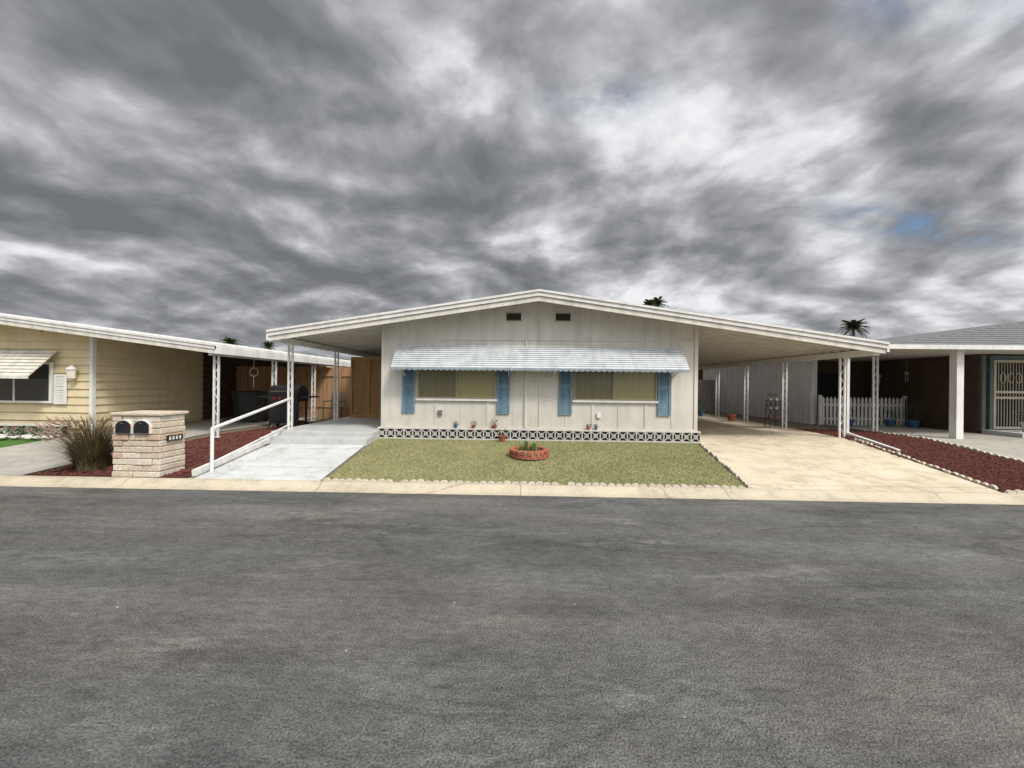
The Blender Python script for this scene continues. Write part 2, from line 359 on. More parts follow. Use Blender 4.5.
# ---------------------------------------------------------------- main house
H=root('manufactured_house')
RX,RZ=.36,3.63; XL,XR=-5.60,7.74; PL,PR=.155,.147
def top(x): return RZ-(PL*(RX-x) if x<RX else PR*(x-RX))
WX0,WX1,WY=-3.29,4.05,9.0
w=MB().use(SIDE)
w.prism_y([(WX0,.25),(WX1,.25),(WX1,top(WX1)-.09),(RX,RZ-.09),(WX0,top(WX0)-.09)],WY,24)
w.build('walls',H)
bt=MB().use(SIDE)
x=WX0+.03
i=0
while x<WX1:
    wd=.045 if i%2==0 else .022
    bt.box(x,min(x+wd,WX1),WY-(.016 if i%2==0 else .009),WY-.001,.57,top(x)-.1); x+=.611; i+=1
bt.box(WX0-.01,WX0+.07,WY-.022,WY-.001,.31,top(WX0)-.1)
bt.box(WX1-.07,WX1+.01,WY-.022,WY-.001,.31,top(WX1)-.1)
bt.box(WX0,WX1,WY-.02,WY-.001,2.62,2.66)
bt.box(WX0,WX1,WY-.025,WY-.001,.56,.60)
bt.build('battens',H)
ob=MB().use(CHROME); ob.box(-1.95,-1.85,WY-.05,WY-.017,.86,.97); ob.use(WHITE).box(1.75,1.84,WY-.045,WY-.017,.84,.95)
ob.use(WHITE).tube((.10,WY-.06,.60),(.10,WY-.06,2.62),.014,n=6); ob.build('wall_fittings',H)
rf=MB().use(CEIL)
def slope_slab(m,xa,xb,y0,y1,t0,t1):
    m.prism_y([(xa,top(xa)-t1),(xb,top(xb)-t1),(xb,top(xb)-t0),(xa,top(xa)-t0)],y0,y1)
for xa,xb in((XL,RX),(RX,XR)):
    slope_slab(rf,xa,xb,8.42,19 ,.02,.08)
rf.build('roof_deck',H)
rt=MB().use(WHITE)
for xa,xb in((XL-.03,RX),(RX,XR+.03)):
    slope_slab(rt,xa,xb,8.33,19.02,-.03,.018)
y=8.6
while y<19:
    for xa,xb in((XL,RX),(RX,XR)): slope_slab(rt,xa,xb,y,y+.05,-.065,-.031)
    y+=.4
rt.build('roof_panels',H)
fa=MB().use(WHITE)
for xa,xb in((XL,RX),(RX,XR)):
    slope_slab(fa,xa,xb,8.355,8.418,.024,.105)
fa.use(FASC)
for xa,xb in((XL,RX),(RX,XR)):
    slope_slab(fa,xa,xb,8.385,8.417,.112,.215)
fa.use(DARK)  # near-black strips painted in as shadow lines between the fascia layers
for xa,xb in((XL,RX),(RX,XR)):
    slope_slab(fa,xa,xb,8.40,8.417,.018,.0235); slope_slab(fa,xa,xb,8.40,8.417,.1055,.1115)
fa.use(WHITE)
fa.box(XL-.05,XL-.002,8.36,19,top(XL)-.2,top(XL)-.02)
fa.box(XR+.002,XR+.05,8.36,19,top(XR)-.18,top(XR)-.02)
for xx in(-1.9,-.0,2.1,5.9,-4.4): fa.box(xx,xx+.006,8.35,8.3549,top(xx)-.105,top(xx)-.02)
fa.build('fascia',H)
cr=MB().use(CEIL)
y=8.75
while y<18.8:
    slope_slab(cr,XL+.04,WX0-.02,y,y+.035,.081,.125)
    slope_slab(cr,WX1+.02,XR-.04,y,y+.035,.081,.125)
    y+=.3
for xa,xb in((WX0,RX),(RX,WX1)): slope_slab(cr,xa,xb,8.42,8.995,.082,.10)
cr.build('ceiling_ribs',H)
bm=MB().use(WHITE)
bm.box(7.54,7.66,8.43,18.9,top(7.6)-.26,top(7.6)-.127)
bm.box(-5.51,-5.39,8.43,18.9,top(-5.45)-.24,top(-5.45)-.127)
bm.build('carport_beams',H)
def orn_post(m,x,y,z0,z1,ww=.16,axis='x'):
    for s in(-1,1):
        m.box(x+s*ww/2-.018,x+s*ww/2+.018,y-.018,y+.018,z0,z1)
    n=int((z1-z0)/.2); 
    for k in range(n):
        za=z0+.06+k*(z1-z0-.1)/n; zb=za+(z1-z0-.1)/n
        s=1 if k%2 else -1
        m.tube((x-s*ww/2,y,za),(x+s*ww/2,y,zb),.008,n=5)
    m.box(x-ww/2-.03,x+ww/2+.03,y-.05,y+.05,z0,z0+.012)
ps=MB().use(WHITE)
for y in(9.3,11.3,13.2,15.1,17.0):
    orn_post(ps,7.58,y,.42,top(7.6)-.26,.11)
for y in(8.95,11.2,13.4,15.6):
    orn_post(ps,-5.45,y,.485,top(-5.45)-.24,.09)
ps.build('carport_posts',H)
st=MB().use(STEP)
st.box(-5.62,WX0-.01,8.52,19,.1,.485)
st.box(-5.62,WX0-.01,8.14,8.515,.1,.395)
st.build('porch_steps',H,bevel=.012)
dn=MB().use(WHITE)
dn.bar((7.72,9.32,2.3),(7.72,9.32,.50),.06,.05); dn.bar((7.72,9.3,.52),(7.66,8.0,.33),.07,.05)
dn.build('downspout',H)
vt=MB()
for cx in(-.20,.95):
    z0=3.09;
    vt.use(VENT).box(cx-.17,cx+.17,WY-.012,WY-.002,z0,z0+.15)
    for k_ in range(5): vt.use(VENT).bar((cx-.16,WY-.018,z0+.02+k_*.028),(cx+.16,WY-.018,z0+.02+k_*.028),.012,.014)
    vt.use(FRAME)
    vt.box(cx-.185,cx+.185,WY-.03,WY-.001,z0-.02,z0-.001); vt.box(cx-.185,cx+.185,WY-.03,WY-.001,z0+.151,z0+.17)
vt.build('gable_vents',H)
def window(par,x0,x1,z0,z1,split,mats,fr=FRAME):
    m=MB()
    m.use(fr); t=.035
    m.box(x0,x1,WY-.05,WY-.002,z0,z0+t); m.box(x0,x1,WY-.05,WY-.002,z1-t,z1)
    m.box(x0,x0+t,WY-.049,WY-.002,z0+t,z1-t); m.box(x1-t,x1,WY-.049,WY-.002,z0+t,z1-t)
    xm=x0+(x1-x0)*split
    m.box(xm-.02,xm+.02,WY-.046,WY-.002,z0+t,z1-t)
    m.use(mats[0]).box(x0+t,xm-.02,WY-.02,WY-.003,z0+t,z1-t)
    m.use(mats[1]).box(xm+.02,x1-t,WY-.022,WY-.003,z0+t,z1-t)
    m.use(WHITE).box(x0-.03,x1+.03,WY-.06,WY-.002,z0-.045,z0-.001)
    m.build('window',par)
window(H,-2.44,-.60,1.24,2.25,.5,(SHADE2,SHADE)); window(H,1.21,3.12,1.24,2.25,.48,(SHADE2,SHADE))
def shutter(par,x0,x1,z0,z1,mat,WYY=WY):
    m=MB().use(mat)
    for a,b_ in((x0,x0+.045),(x1-.045,x1)): m.box(a,b_,WYY-.04,WYY-.018,z0,z1)
    for za in(z0,(z0+z1)/2-.03,z1-.06): m.box(x0+.045,x1-.045,WYY-.038,WYY-.018,za,za+.06)
    z=z0+.07
    while z<z1-.08:
        if abs(z-(z0+z1)/2)>.05: m.add([(x0+.045,WYY-.036,z),(x1-.045,WYY-.036,z),(x1-.045,WYY-.02,z+.03),(x0+.045,WYY-.02,z+.03)],[(0,1,2,3)])
        z+=.036
    m.box(x0+.02,x1-.02,WYY-.0195,WYY-.0185,z0+.01,z1-.01)
    m.build('shutter',par)
for a in(-2.80,-.575,.87,3.14): shutter(H,a,a+.30,.90,2.2,BLUE)
aw=MB()
ax0,ax1=-2.93,3.68; y0,z0,y1,z1=8.55,1.95,8.985,2.50
N=11
for i in range(N):
    t0=i/N;t1=(i+1)/N
    ya=y0+(y1-y0)*t0; yb=y0+(y1-y0)*t1; za=z0+(z1-z0)*t0; zb=z0+(z1-z0)*t1
    aw.use(AWN)
    ym=ya+(yb-ya)*.68; zm=za+(zb-za)*.68
    aw.prism_x([(ya,za-.006),(ya,za+.004),(ya-.010,za+.012),(ym-.010,zm+.014),(ym,zm+.002),(ym,zm-.006)][::-1],ax0,ax1)
    aw.use(AWNB)
    aw.prism_x([(ym,zm-.006),(ym,zm+.0),(yb,zb+.0),(yb,zb-.006)][::-1],ax0+.001,ax1-.001)
aw.use(AWNB)
aw.box(ax0,ax1,y0-.022,y0-.001,z0-.035,z0+.012)
n=int((ax1-ax0)/.12)
for i in range(n):
    xx=ax0+(i+.5)*(ax1-ax0)/n
    aw.prism_y([(xx-.055,z0-.036),(xx-.04,z0-.055),(xx,z0-.065),(xx+.04,z0-.055),(xx+.055,z0-.036)],y0-.018,y0-.008)
aw.use(AWN)
for xx in(ax0,ax1):
    s=1 if xx==ax0 else -1
    aw.add([(xx+s*.002,y0,z0-.03),(xx+s*.002,y1,z0+.25),(xx+s*.002,y1,z1-.01),(xx+s*.002,y0,z0-.008)],[(0,1,2,3)])
for xx in(ax0+.2,-.3,.75,ax1-.2):
    aw.use(WHITE).bar((xx,y0+.02,z0-.01),(xx,WY-.02,z0-.18),.02)
aw.build('window_awning',H)
bb=MB(); bx0,bx1=WX0-.05,WX1+.03; by=8.86
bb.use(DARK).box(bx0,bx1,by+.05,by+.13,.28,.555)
bb.use(BLOCK)
n=36; bw=(bx1-bx0)/n; za,zb=.33,.53
bb.box(bx0,bx1,by,by+.13,zb+.001,zb+.035); bb.box(bx0,bx1,by,by+.049,.27,za-.001)
for i in range(n):
    xa=bx0+i*bw; xb=xa+bw
    bb.box(xa,xa+.012,by,by+.048,za,zb); bb.box(xb-.012,xb-.001,by,by+.048,za,zb)
    cx=(xa+xb)/2;cz=(za+zb)/2
    for s in(-1,1):
        bb.bar((cx-(bw/2-.016),by+.02+s*.001,cz-s*.092),(cx+(bw/2-.016),by+.02+s*.001,cz+s*.092),.026,.016)
    for q in range(8):
        t0=q*.7854;t1=(q+1)*.7854
        bb.bar((cx+.042*math.cos(t0),by+.016,cz+.042*math.sin(t0)),(cx+.042*math.cos(t1),by+.016,cz+.042*math.sin(t1)),.022,.013)
bb.build('breeze_block_skirt',H)
lt=MB().use(WOOD)
lt.box(-5.38,WX0-.02,12.0,12.06,.486,.60); lt.box(-5.38,WX0-.02,12.0,12.06,2.30,2.40); lt.box(-5.38,WX0-.02,12.0,12.06,1.45,1.53)
for k_ in range(4):
    xx=-5.38+k_*.55; lt.box(xx,xx+.06,11.985,12.07,.601,2.299)
for k_ in range(26):
    xx=-5.37+k_*.0795; lt.box(xx,xx+.072,12.03,12.045+U(0,.008),.601,2.299)
lt.build('wood_screen',H)

hr=MB().use(WHITE); 
a=(-5.03,6.15,.82); b2=(-5.40,8.85,1.20)
hr.tube(a,b2,.028,n=10); 
for t in(0,.98):
    x=a[0]+(b2[0]-a[0])*t;y=a[1]+(b2[1]-a[1])*t;z=a[2]+(b2[2]-a[2])*t
    hr.tube((x,y,gz(x,y)),(x,y,z),.026,n=10)
hr.tube((-5.03,6.15,.26),(-5.40,8.85,.60),.018,n=8)
hr.build('handrail',smooth=False)
rc=MB().use(WHITE); rc.bar((-5.15,5.95,.14),(-5.5,8.6,.36),.07,.1); rc.build('ramp_edge')

pl=root('brick_planter'); m=MB()
pc=(.16,7.45); pz=gz(*pc)+.015
n=18
for lay in range(2):
    for i in range(n):
        t=2*math.pi*(i+.5*lay)/n; r_=.33
        c0=Vector((pc[0]+r_*math.cos(t),pc[1]+r_*math.sin(t),0)); tan=Vector((-math.sin(t),math.cos(t),0)); rad=Vector((math.cos(t),math.sin(t),0))
        hw=.052;hd=.05+U(-.004,.004); za=pz+lay*.078; zb_=za+.072
        vs=[]
        for z in(za,zb_):
            for s1,s2 in((-1,-1),(1,-1),(1,1),(-1,1)):
                q=c0+tan*s1*hw+rad*s2*hd; vs.append((q.x,q.y,z))
        m.use(BRICKR).add(vs,[(0,3,2,1),(4,5,6,7),(0,1,5,4),(1,2,6,5),(2,3,7,6),(3,0,4,7)])
m.build('bricks',pl,bevel=.008)
m=MB().use(MORT); m.lathe((pc[0],pc[1],pz),[(.36,0),(.36,.145),(.30,.146),(.30,.10)],28); 
m.use(SOIL).lathe((pc[0],pc[1],pz),[(.295,.05),(.295,.10),(.15,.13),(.01,.135)],24); m.build('soil_fill',pl)
m=MB().use(GREEN)
for (dx,dy,h) in((-.06,.02,.19),(.05,-.05,.13),(.1,.08,.15),(-.15,-.04,.09)):
    m.lathe((pc[0]+dx,pc[1]+dy,pz+.11),[(.02,0),(.035,h*.3),(.033,h*.8),(.012,h)],8)
m.use(DRY)
for i in range(40): m.blade((pc[0]+U(-.2,.2),pc[1]+U(-.2,.2),pz+.12),U(.02,.12),U(.06,.26),.008)
m.use(GREEN)
for i in range(50): m.blade((pc[0]-.12+U(-.08,.08),pc[1]+U(-.08,.08),pz+.12),U(.02,.1),U(.05,.14),.012)
m.build('cactus_plants',pl)

def pot(x,y,z,r=.06,h=.1,mat=CLAY,plant=GREEN,ph=.12,n=60,name='potted_plant',flower=None):
    p=root(name); m=MB().use(mat)
    m.lathe((x,y,z),[(r*.65,0),(r*.95,h*.8),(r*1.08,h*.8),(r*1.08,h),(r*.9,h),(r*.88,h*.88)],14); m.build('pot',p,smooth=False)
    m=MB().use(plant); m.tuft((x,y,z+h*.9),r*1.2,ph,n,.03+ph*.12,.014)
    if flower: m.use(flower); m.tuft((x,y,z+h*.9+ph*.6),r*1.2,ph*.5,18,.03,.025)
    m.build('leaves',p)
for (x,mt,ph,r_) in((-1.52,BPOT,.07,.045),(-1.10,CLAY,.09,.05),(-.62,CLAY,.14,.065),(1.55,CLAY,.05,.04),(1.72,BPOT,.05,.035)):
    pot(x,8.90,.565,r_,.075,mt,GREEN,ph,50)
pot(-.42,8.68,gz(-.4,8.68)+.02,.09,.13,CLAY,GREEN,.16,70)

# ---------------------------------------------------------------- mailbox pillar
mp=root('mailbox_pillar'); m=MB()
px0,px1,py0,py1=-6.36,-5.62,5.86,6.30; pz0=.08
m.use(MORT).box(px0+.02,px1-.02,py0+.02,py1-.02,pz0,pz0+.96)
z=pz0; row=0
while z<pz0+.92:
    h=.096
    cuts=[px0]; x=px0+(U(.12,.2) if row%2 else U(.24,.36))
    while x<px1-.1: cuts.append(x); x+=U(.26,.42)
    cuts.append(px1)
    for i in range(len(cuts)-1):
        m.use(random.choice([STA,STB,STB,STC,STA,STA]))
        m.box(cuts[i]+.004-(U(0,.016) if i==0 else 0),cuts[i+1]-.004+(U(0,.016) if i==len(cuts)-2 else 0),py0-U(0,.03),py1+U(0,.015),z+.004,z+h-.004)
    z+=h; row+=1
ztop=z
m.build('stonework',mp,bevel=.012)
m=MB().use(STA); m.box(px0-.04,px1+.04,py0-.04,py1+.04,ztop+.001,ztop+.05); m.build('cap',mp,bevel=.015)
m=MB()
for cx in(px0+.20,px0+.49):
    cz=.86
    pts=[(cx-.115,cz-.085),(cx+.115,cz-.085)]+[(cx+.115*math.cos(t*math.pi/8),cz+.01+.10*math.sin(t*math.pi/8)) for t in range(0,9)]
    m.use(BLACK).prism_y(pts,py0-.06,py0)
    pts2=[(cx+(a-cx)*1.10,cz+(b_-cz)*1.10) for a,b_ in pts]
    m.use(WHITE).prism_y(pts2,py0-.045,py0+.01)
    m.use(CHROME).box(cx-.02,cx+.02,py0-.075,py0-.061,cz+.06,cz+.075)
    m.use(RED).box(cx+.117,cx+.122,py0-.058,py0-.05,cz-.02,cz+.06)
m.build('mailboxes',mp)
m=MB().use(BLACK).box(px1+.018,px1+.034,5.95,6.23,.63,.72); m.use(WHITE)
for k_ in range(4): m.box(px1+.0345,px1+.037,5.98+k_*.06,6.01+k_*.06,.65,.70)
m.build('number_plaque',mp)

fx,fy=-7.15,6.25
m=MB()
for i in range(1900):
    m.use(PURP if R()<.5 else OLIV)
    a=U(0,6.283); rr=U(0,.2); m.blade((fx+rr*math.cos(a),fy+rr*math.sin(a),gz(fx,fy)),U(.05,.66),U(.35,1.0),.012,4,az=a+U(-.5,.5))
m.use(PLUME)
for i in range(90):
    a=U(0,6.283); L=U(.1,.6); h=U(.65,.98); p=Vector((fx+L*math.cos(a),fy+L*math.sin(a),gz(fx,fy)+h*.82)); d=Vector((math.cos(a)*.6,math.sin(a)*.6,U(.2,.8))).normalized()
    m.tube(p,p+d*.17,.011,.003,5)
m.build('purple_fountain_grass')

# ---------------------------------------------------------------- left neighbour
NL=root('cream_neighbour_house')
nRX,nRZ,nP=-14.4,3.34,.125
def ntop(x): return nRZ-nP*abs(x-nRX)
nx1=-10.3; nx0=-18.5
def nslab(m,xa,xb,y0,y1,t0,t1): m.prism_y([(xa,ntop(xa)-t1),(xb,ntop(xb)-t1),(xb,ntop(xb)-t0),(xa,ntop(xa)-t0)],y0,y1)
m=MB().use(YEL); m.prism_y([(nx0,.25),(nx1-.03,.25),(nx1-.03,ntop(nx1)-.1),(nRX,nRZ-.1),(nx0,ntop(nx0)-.1)],9.03,24); m.build('walls',NL)
m=MB().use(YEL)
z=.42
while z<2.75:
    z2=min(z+.19,2.9)
    if z2<ntop(nx1)-.1: m.prism_y([(nx1-.03,z),(nx1+.014,z),(nx1-.022,z2),(nx1-.03,z2)],9.03,12.2)
    m.prism_x([(9.03,z),(9.03,z2),(9.018,z2),(8.984,z)],nx0,nx1-.03 if z2<ntop(nx1)-.1 else nx1-(z2-(ntop(nx1)-.1))/nP)
    z+=.19
m.use(BROWN).box(nx1-.029,nx1+.02,12.21,20,.3,ntop(nx1)-.13)  # dark brown panel stands in for the shaded recess past the siding
m.build('lap_siding',NL)
m=MB().use(WHITE); m.box(nx1-.06,nx1+.015,8.975,9.06,.3,ntop(nx1)-.1); m.build('corner_trim',NL)
m=MB().use(CEIL)
for xa,xb in((-22,nRX),(nRX,-6.8)): nslab(m,xa,xb,8.42,19,.02,.08)
y=8.7
while y<19: nslab(m,nx1+.02,-6.84,y,y+.035,.081,.12); y+=.3
m.build('roof_deck',NL)
m=MB().use(WHITE)
for xa,xb in((-22,nRX),(nRX,-6.77)): nslab(m,xa,xb,8.34,19.02,-.03,.018); nslab(m,xa,xb,8.36,8.418,.019,.09)
m.use(FASC)
for xa,xb in((-22,nRX),(nRX,-6.8)): nslab(m,xa,xb,8.38,8.417,.091,.19)
m.use(WHITE).box(-6.798,-6.75,8.36,19,ntop(-6.8)-.19,ntop(-6.8)-.02)
y=8.6
while y<19:
    nslab(m,nRX,-6.8,y,y+.05,-.065,-.031); y+=.4
m.build('roof_panels',NL)
m=MB().use(WHITE)
m.box(-7.0,-6.9,8.43,18.9,ntop(-6.95)-.24,ntop(-6.95)-.125)
for y in(8.6,10.65,12.7,14.8,17):
    orn_post(m,-6.95,y,.31,ntop(-6.95)-.24,.10)
m.build('carport_posts',NL)
m=MB().use(FENCE)
x=-10.25
while x<-5.65:
    m.box(x,x+.14,13.6,13.62+U(0,.01),.3,2.12+U(0,.02)); x+=.15
m.box(-10.25,-5.65,13.56,13.595,.7,.8); m.box(-10.25,-5.65,13.56,13.595,1.8,1.9)
for x in(-9.9,-8.2,-6.5): m.box(x,x+.09,13.5,13.555,.3,2.15)
m.build('brown_fence')
m=MB()
m.use(WHITE); m.box(-13.1,-11.25,8.93,8.98,1.02,1.07); m.box(-13.1,-11.25,8.93,8.98,1.95,2.0); m.box(-13.1,-13.05,8.93,8.98,1.07,1.95); m.box(-11.30,-11.25,8.93,8.98,1.07,1.95); m.box(-12.2,-12.16,8.935,8.98,1.07,1.95)
m.use(GLASS).box(-13.05,-11.30,8.945,8.97,1.071,1.949)
m.build('window',NL)
m=MB(); N=8
for i in range(N):
    t0=i/N;t1=(i+.75)/N;t2=(i+1)/N
    P=lambda t:(8.4+.55*t,1.66+.62*t)
    a_,b_,c_=P(t0),P(t1),P(t2)
    m.use(FASC).prism_x([(a_[0],a_[1]-.005),(a_[0]-.012,a_[1]+.012),(b_[0]-.012,b_[1]+.012),(b_[0],b_[1]-.005)][::-1],-13.3,-11.1)
    m.use(WOOD).prism_x([(b_[0],b_[1]-.006),(b_[0],b_[1]),(c_[0],c_[1]),(c_[0],c_[1]-.006)][::-1],-13.3,-11.1)
m.use(FASC).box(-13.3,-11.1,8.38,8.395,1.60,1.67)
m.build('window_awning',NL)
shutter(NL,-11.2,-10.9,1.0,1.72,WHITE,8.985)
m=MB().use(WHITE); m.tube((-10.68,8.9,1.86),(-10.68,9.0,1.86),.02); m.lathe((-10.68,8.88,1.60),[(.03,0),(.07,.02),(.08,.22),(.11,.23),(.02,.33)],6); m.use(LAMPG).lathe((-10.68,8.88,1.625),[(.076,0),(.084,.18)],6)
m.build('wall_lantern',NL)
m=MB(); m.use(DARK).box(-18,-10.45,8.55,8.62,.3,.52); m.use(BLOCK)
x=-18
while x<-10.6:
    m.box(x,x+.03,8.48,8.549,.3,.52); m.bar((x+.03,8.52,.33),(x+.25,8.52,.50),.04,.03); m.bar((x+.03,8.521,.50),(x+.25,8.521,.33),.04,.03); x+=.26
m.box(-18,-10.45,8.47,8.63,.521,.56); m.box(-18,-10.45,8.485,8.549,.295,.33)
m.build('decorative_block_wall')
m=MB().use(GREEN)
for i in range(9): 
    m.tuft((-10.6-i*.32+U(-.1,.1),8.35+U(-.1,.1),.3),.14,U(.12,.26),140,.06,.02)
m.use(PINK)
for i in range(5): m.tuft((-10.9-i*.5,8.3,.42),.12,.1,14,.04,.03)
m.build('flower_bed')
m=MB().use(BLOCK)
for i in range(70):
    x,y=U(-13,-10.3),U(8.05,8.4); q=U(.03,.08); m.lathe((x,y,.3),[(q*.8,0),(q,q*.4),(q*.5,q*.9)],7)
m.build('white_rocks')

m=MB().use(WHITE)
hb=Vector((-7.5,10.6,1.85))
for i in range(12):
    t0=i*math.pi/6;t1=t0+math.pi/6
    m.tube(hb+Vector((.12*math.cos(t0),0,.12*math.sin(t0))),hb+Vector((.12*math.cos(t1),0,.12*math.sin(t1))),.007,n=5)
m.tube(hb+Vector((0,0,.12)),(hb.x,hb.y,2.25),.006,n=5); m.tube(hb+Vector((-.1,0,-.08)),hb+Vector((.1,0,-.08)),.01,n=5)
m.tube(hb+Vector((0,0,-.12)),hb+Vector((0,0,-.45)),.006,n=5)
m.use(GREEN); m.tuft((hb.x,hb.y,hb.z-.12),.08,.1,50,.05,.018); m.build('hanging_planter')

def bin_(x,y,z,mat=BIN,s=1):
    p=root('wheeled_trash_bin'); m=MB().use(mat)
    a,b_=.24*s,.29*s; h=.88*s
    vs=[(x-a,y-a,z+.04),(x+a,y-a,z+.04),(x+a,y+a,z+.04),(x-a,y+a,z+.04),(x-b_,y-b_,z+h),(x+b_,y-b_,z+h),(x+b_,y+b_,z+h),(x-b_,y+b_,z+h)]
    m.add(vs,[(0,3,2,1),(4,5,6,7),(0,1,5,4),(1,2,6,5),(2,3,7,6),(3,0,4,7)])
    m.box(x-b_-.02,x+b_+.02,y-b_-.03,y+b_+.02,z+h+.002,z+h+.06); m.tube((x-b_*.8,y+b_+.06,z+h),(x+b_*.8,y+b_+.06,z+h),.015)
    m.build('body',p,bevel=.015)
    m=MB().use(TYRE); m.tube((x-a-.04,y+a,z+.1),(x-a+.02,y+a,z+.1),.1,n=14); m.tube((x+a-.02,y+a,z+.1),(x+a+.04,y+a,z+.1),.1,n=14); m.build('wheels',p)
bin_(-8.35,11.8,.33); bin_(-9.3,12.8,.33)
def grill(x,y,z):
    p=root('barbecue_grill'); m=MB().use(BLACK)
    for sx in(-1,1):
        for sy in(-1,1): m.box(x+sx*.38-.02,x+sx*.38+.02,y+sy*.2-.02,y+sy*.2+.02,z+.06,z+.78)
    m.box(x-.40,x+.40,y-.24,y+.24,z+.12,z+.16); m.box(x-.40,x+.40,y-.26,y+.26,z+.72,z+.90)
    m.box(x-.36,x+.36,y-.235,y-.215,z+.18,z+.70)
    pts=[(y-.27,z+.902)]+[(y-.27*math.cos(t*math.pi/8),z+.902+.27*math.sin(t*math.pi/8)) for t in range(1,8)]+[(y+.27,z+.902)]
    m.prism_x(pts[::-1],x-.41,x+.41)
    m.box(x-.75,x-.42,y-.22,y+.22,z+.83,z+.87); m.box(x+.42,x+.75,y-.22,y+.22,z+.83,z+.87)
    m.build('body',p)
    m=MB().use(CHROME); m.tube((x-.3,y-.32,z+1.0),(x+.3,y-.32,z+1.0),.014); 
    for sx in(-.28,.28): m.tube((x+sx,y-.32,z+1.0),(x+sx,y-.25,z+1.0),.01)
    m.use(RED)
    for k_ in range(4): m.tube((x-.24+k_*.16,y-.262,z+.81),(x-.24+k_*.16,y-.29,z+.81),.028,n=12)
    m.build('handle_and_knobs',p)
    m=MB().use(TYRE)
    for sx in(-1,1):
        m.tube((x+sx*.42-.02,y+.15,z+.08),(x+sx*.42+.02,y+.15,z+.08),.08,n=14)
    m.build('wheels',p)
grill(-6.5,10.6,.33)
def chair(x,y,z,mat=WHITE):
    p=root('patio_chair'); m=MB().use(mat)
    for sx in(-1,1):
        m.tube((x+sx*.24,y-.22,z),(x+sx*.24,y-.2,z+.62),.015); m.tube((x+sx*.24,y+.24,z),(x+sx*.22,y+.32,z+.95),.015)
        m.box(x+sx*.24-.03,x+sx*.24+.03,y-.24,y+.26,z+.62,z+.65)
    for k_ in range(6): m.box(x-.22,x+.22,y-.21+k_*.075,y-.15+k_*.075,z+.42,z+.435)
    for k_ in range(5): m.bar((x-.21,y+.27+k_*.012,z+.5+k_*.09),(x+.21,y+.27+k_*.012,z+.5+k_*.09),.015,.06)
    m.build('frame',p)
chair(-6.2,12.6,.33,CHIME); 

# ---------------------------------------------------------------- right neighbour
NR=root('porch_neighbour_house')
m=MB().use(SHING)
A=(8.4,9.05,2.60);B=(21.6,9.05,2.60);C=(15,11,3.66);D=(15,22,3.66);E=(8.4,24,2.60);F=(21.6,24,2.60)
m.add([A,B,C,D,E,F],[(0,1,2),(0,2,3,4),(1,5,3,2),(4,3,5)])
for k_ in range(1,16):
    t=k_/16
    pa=Vector(A).lerp(Vector(C),t); pb=Vector(B).lerp(Vector(C),t)
    m.bar(pa+Vector((0,-.004,.006)),pb+Vector((0,-.004,.006)),.012,.014)
m.build('roof',NR)
m=MB().use(WHITE); m.box(8.36,21.64,8.99,9.048,2.50,2.60); m.box(8.34,8.398,9.05,24,2.50,2.60)
m.use(CEIL).box(8.4,21.6,9.05,23.9,2.53,2.56); m.build('fascia_and_soffit',NR)
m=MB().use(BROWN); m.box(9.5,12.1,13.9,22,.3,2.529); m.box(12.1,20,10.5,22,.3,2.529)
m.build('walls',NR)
m=MB().use(TEAL); 
for x in(12.12,12.32): m.box(x,x+.09,10.44,10.498,.5,2.49)
m.box(13.28,13.37,10.44,10.498,.5,2.49); m.box(12.41,13.28,10.44,10.498,2.38,2.49)
m.build('door_frame',NR)
m=MB().use(DARK).box(12.42,13.27,10.47,10.495,.56,2.37); m.use(SCREEN)
for (a_,b_) in((12.42,12.48),(13.21,13.27)): m.box(a_,b_,10.44,10.468,.56,2.37)
for z in(.56,1.35,1.5,2.31): m.box(12.48,13.21,10.441,10.467,z,z+.06)
for i in range(9): m.box(12.54+i*.075,12.553+i*.075,10.447,10.46,.62,2.31)
for i in range(3): 
    for q in range(10):
        t0=q*.6283;t1=t0+.6283;cx=12.65+i*.2
        m.bar((cx+.07*math.cos(t0),10.445,1.9+.14*math.sin(t0)),(cx+.07*math.cos(t1),10.445,1.9+.14*math.sin(t1)),.014)
m.build('security_door',NR)
m=MB().use(STEP); m.box(12.1,20,9.6,10.43,.3,.54); m.build('porch_slab',NR)
m=MB().use(WHITE); m.box(10.16,10.32,9.25,9.41,.38,2.459); m.box(10.12,10.36,9.21,9.45,.38,.42)
orn_post(m,9.42,10.5,.40,2.5,.10)
m.box(10.14,10.34,9.23,9.43,2.46,2.529); m.box(15,15.15,9.25,9.4,.38,2.529)
m.build('porch_posts',NR)
m=MB().use(GLASS).box(9.9,11.3,13.85,13.895,1.2,2.1); m.use(FRAME).box(9.85,11.35,13.84,13.848,1.15,1.2); m.build('window',NR)
m=MB().use(WHITE)
x=9.5
while x<12.05:
    m.prism_y([(x,.42),(x+.07,.42),(x+.07,1.24),(x+.035,1.31),(x,1.24)],12.4,12.42); x+=.12
m.box(9.45,12.08,12.421,12.45,.58,.65); m.box(9.45,12.08,12.421,12.45,1.02,1.09)
for x in(9.42,12.04): m.box(x,x+.07,12.4,12.48,.41,1.36)
m.build('white_picket_fence')
m=MB().use(CHIME)
for (x,z) in((11.3,2.0),(10.5,1.9)):
    m.tube((x,11.6,z+.12),(x,11.6,2.5),.004,n=4); m.lathe((x,11.6,z),[(.01,0),(.06,.04),(.04,.08),(.01,.1)],10)
    for k_ in range(4): m.tube((x+.03*math.cos(k_*1.57),11.6+.03*math.sin(k_*1.57),z),(x+.03*math.cos(k_*1.57),11.6+.03*math.sin(k_*1.57),z-.2),.006,n=5)
m.build('wind_chimes')
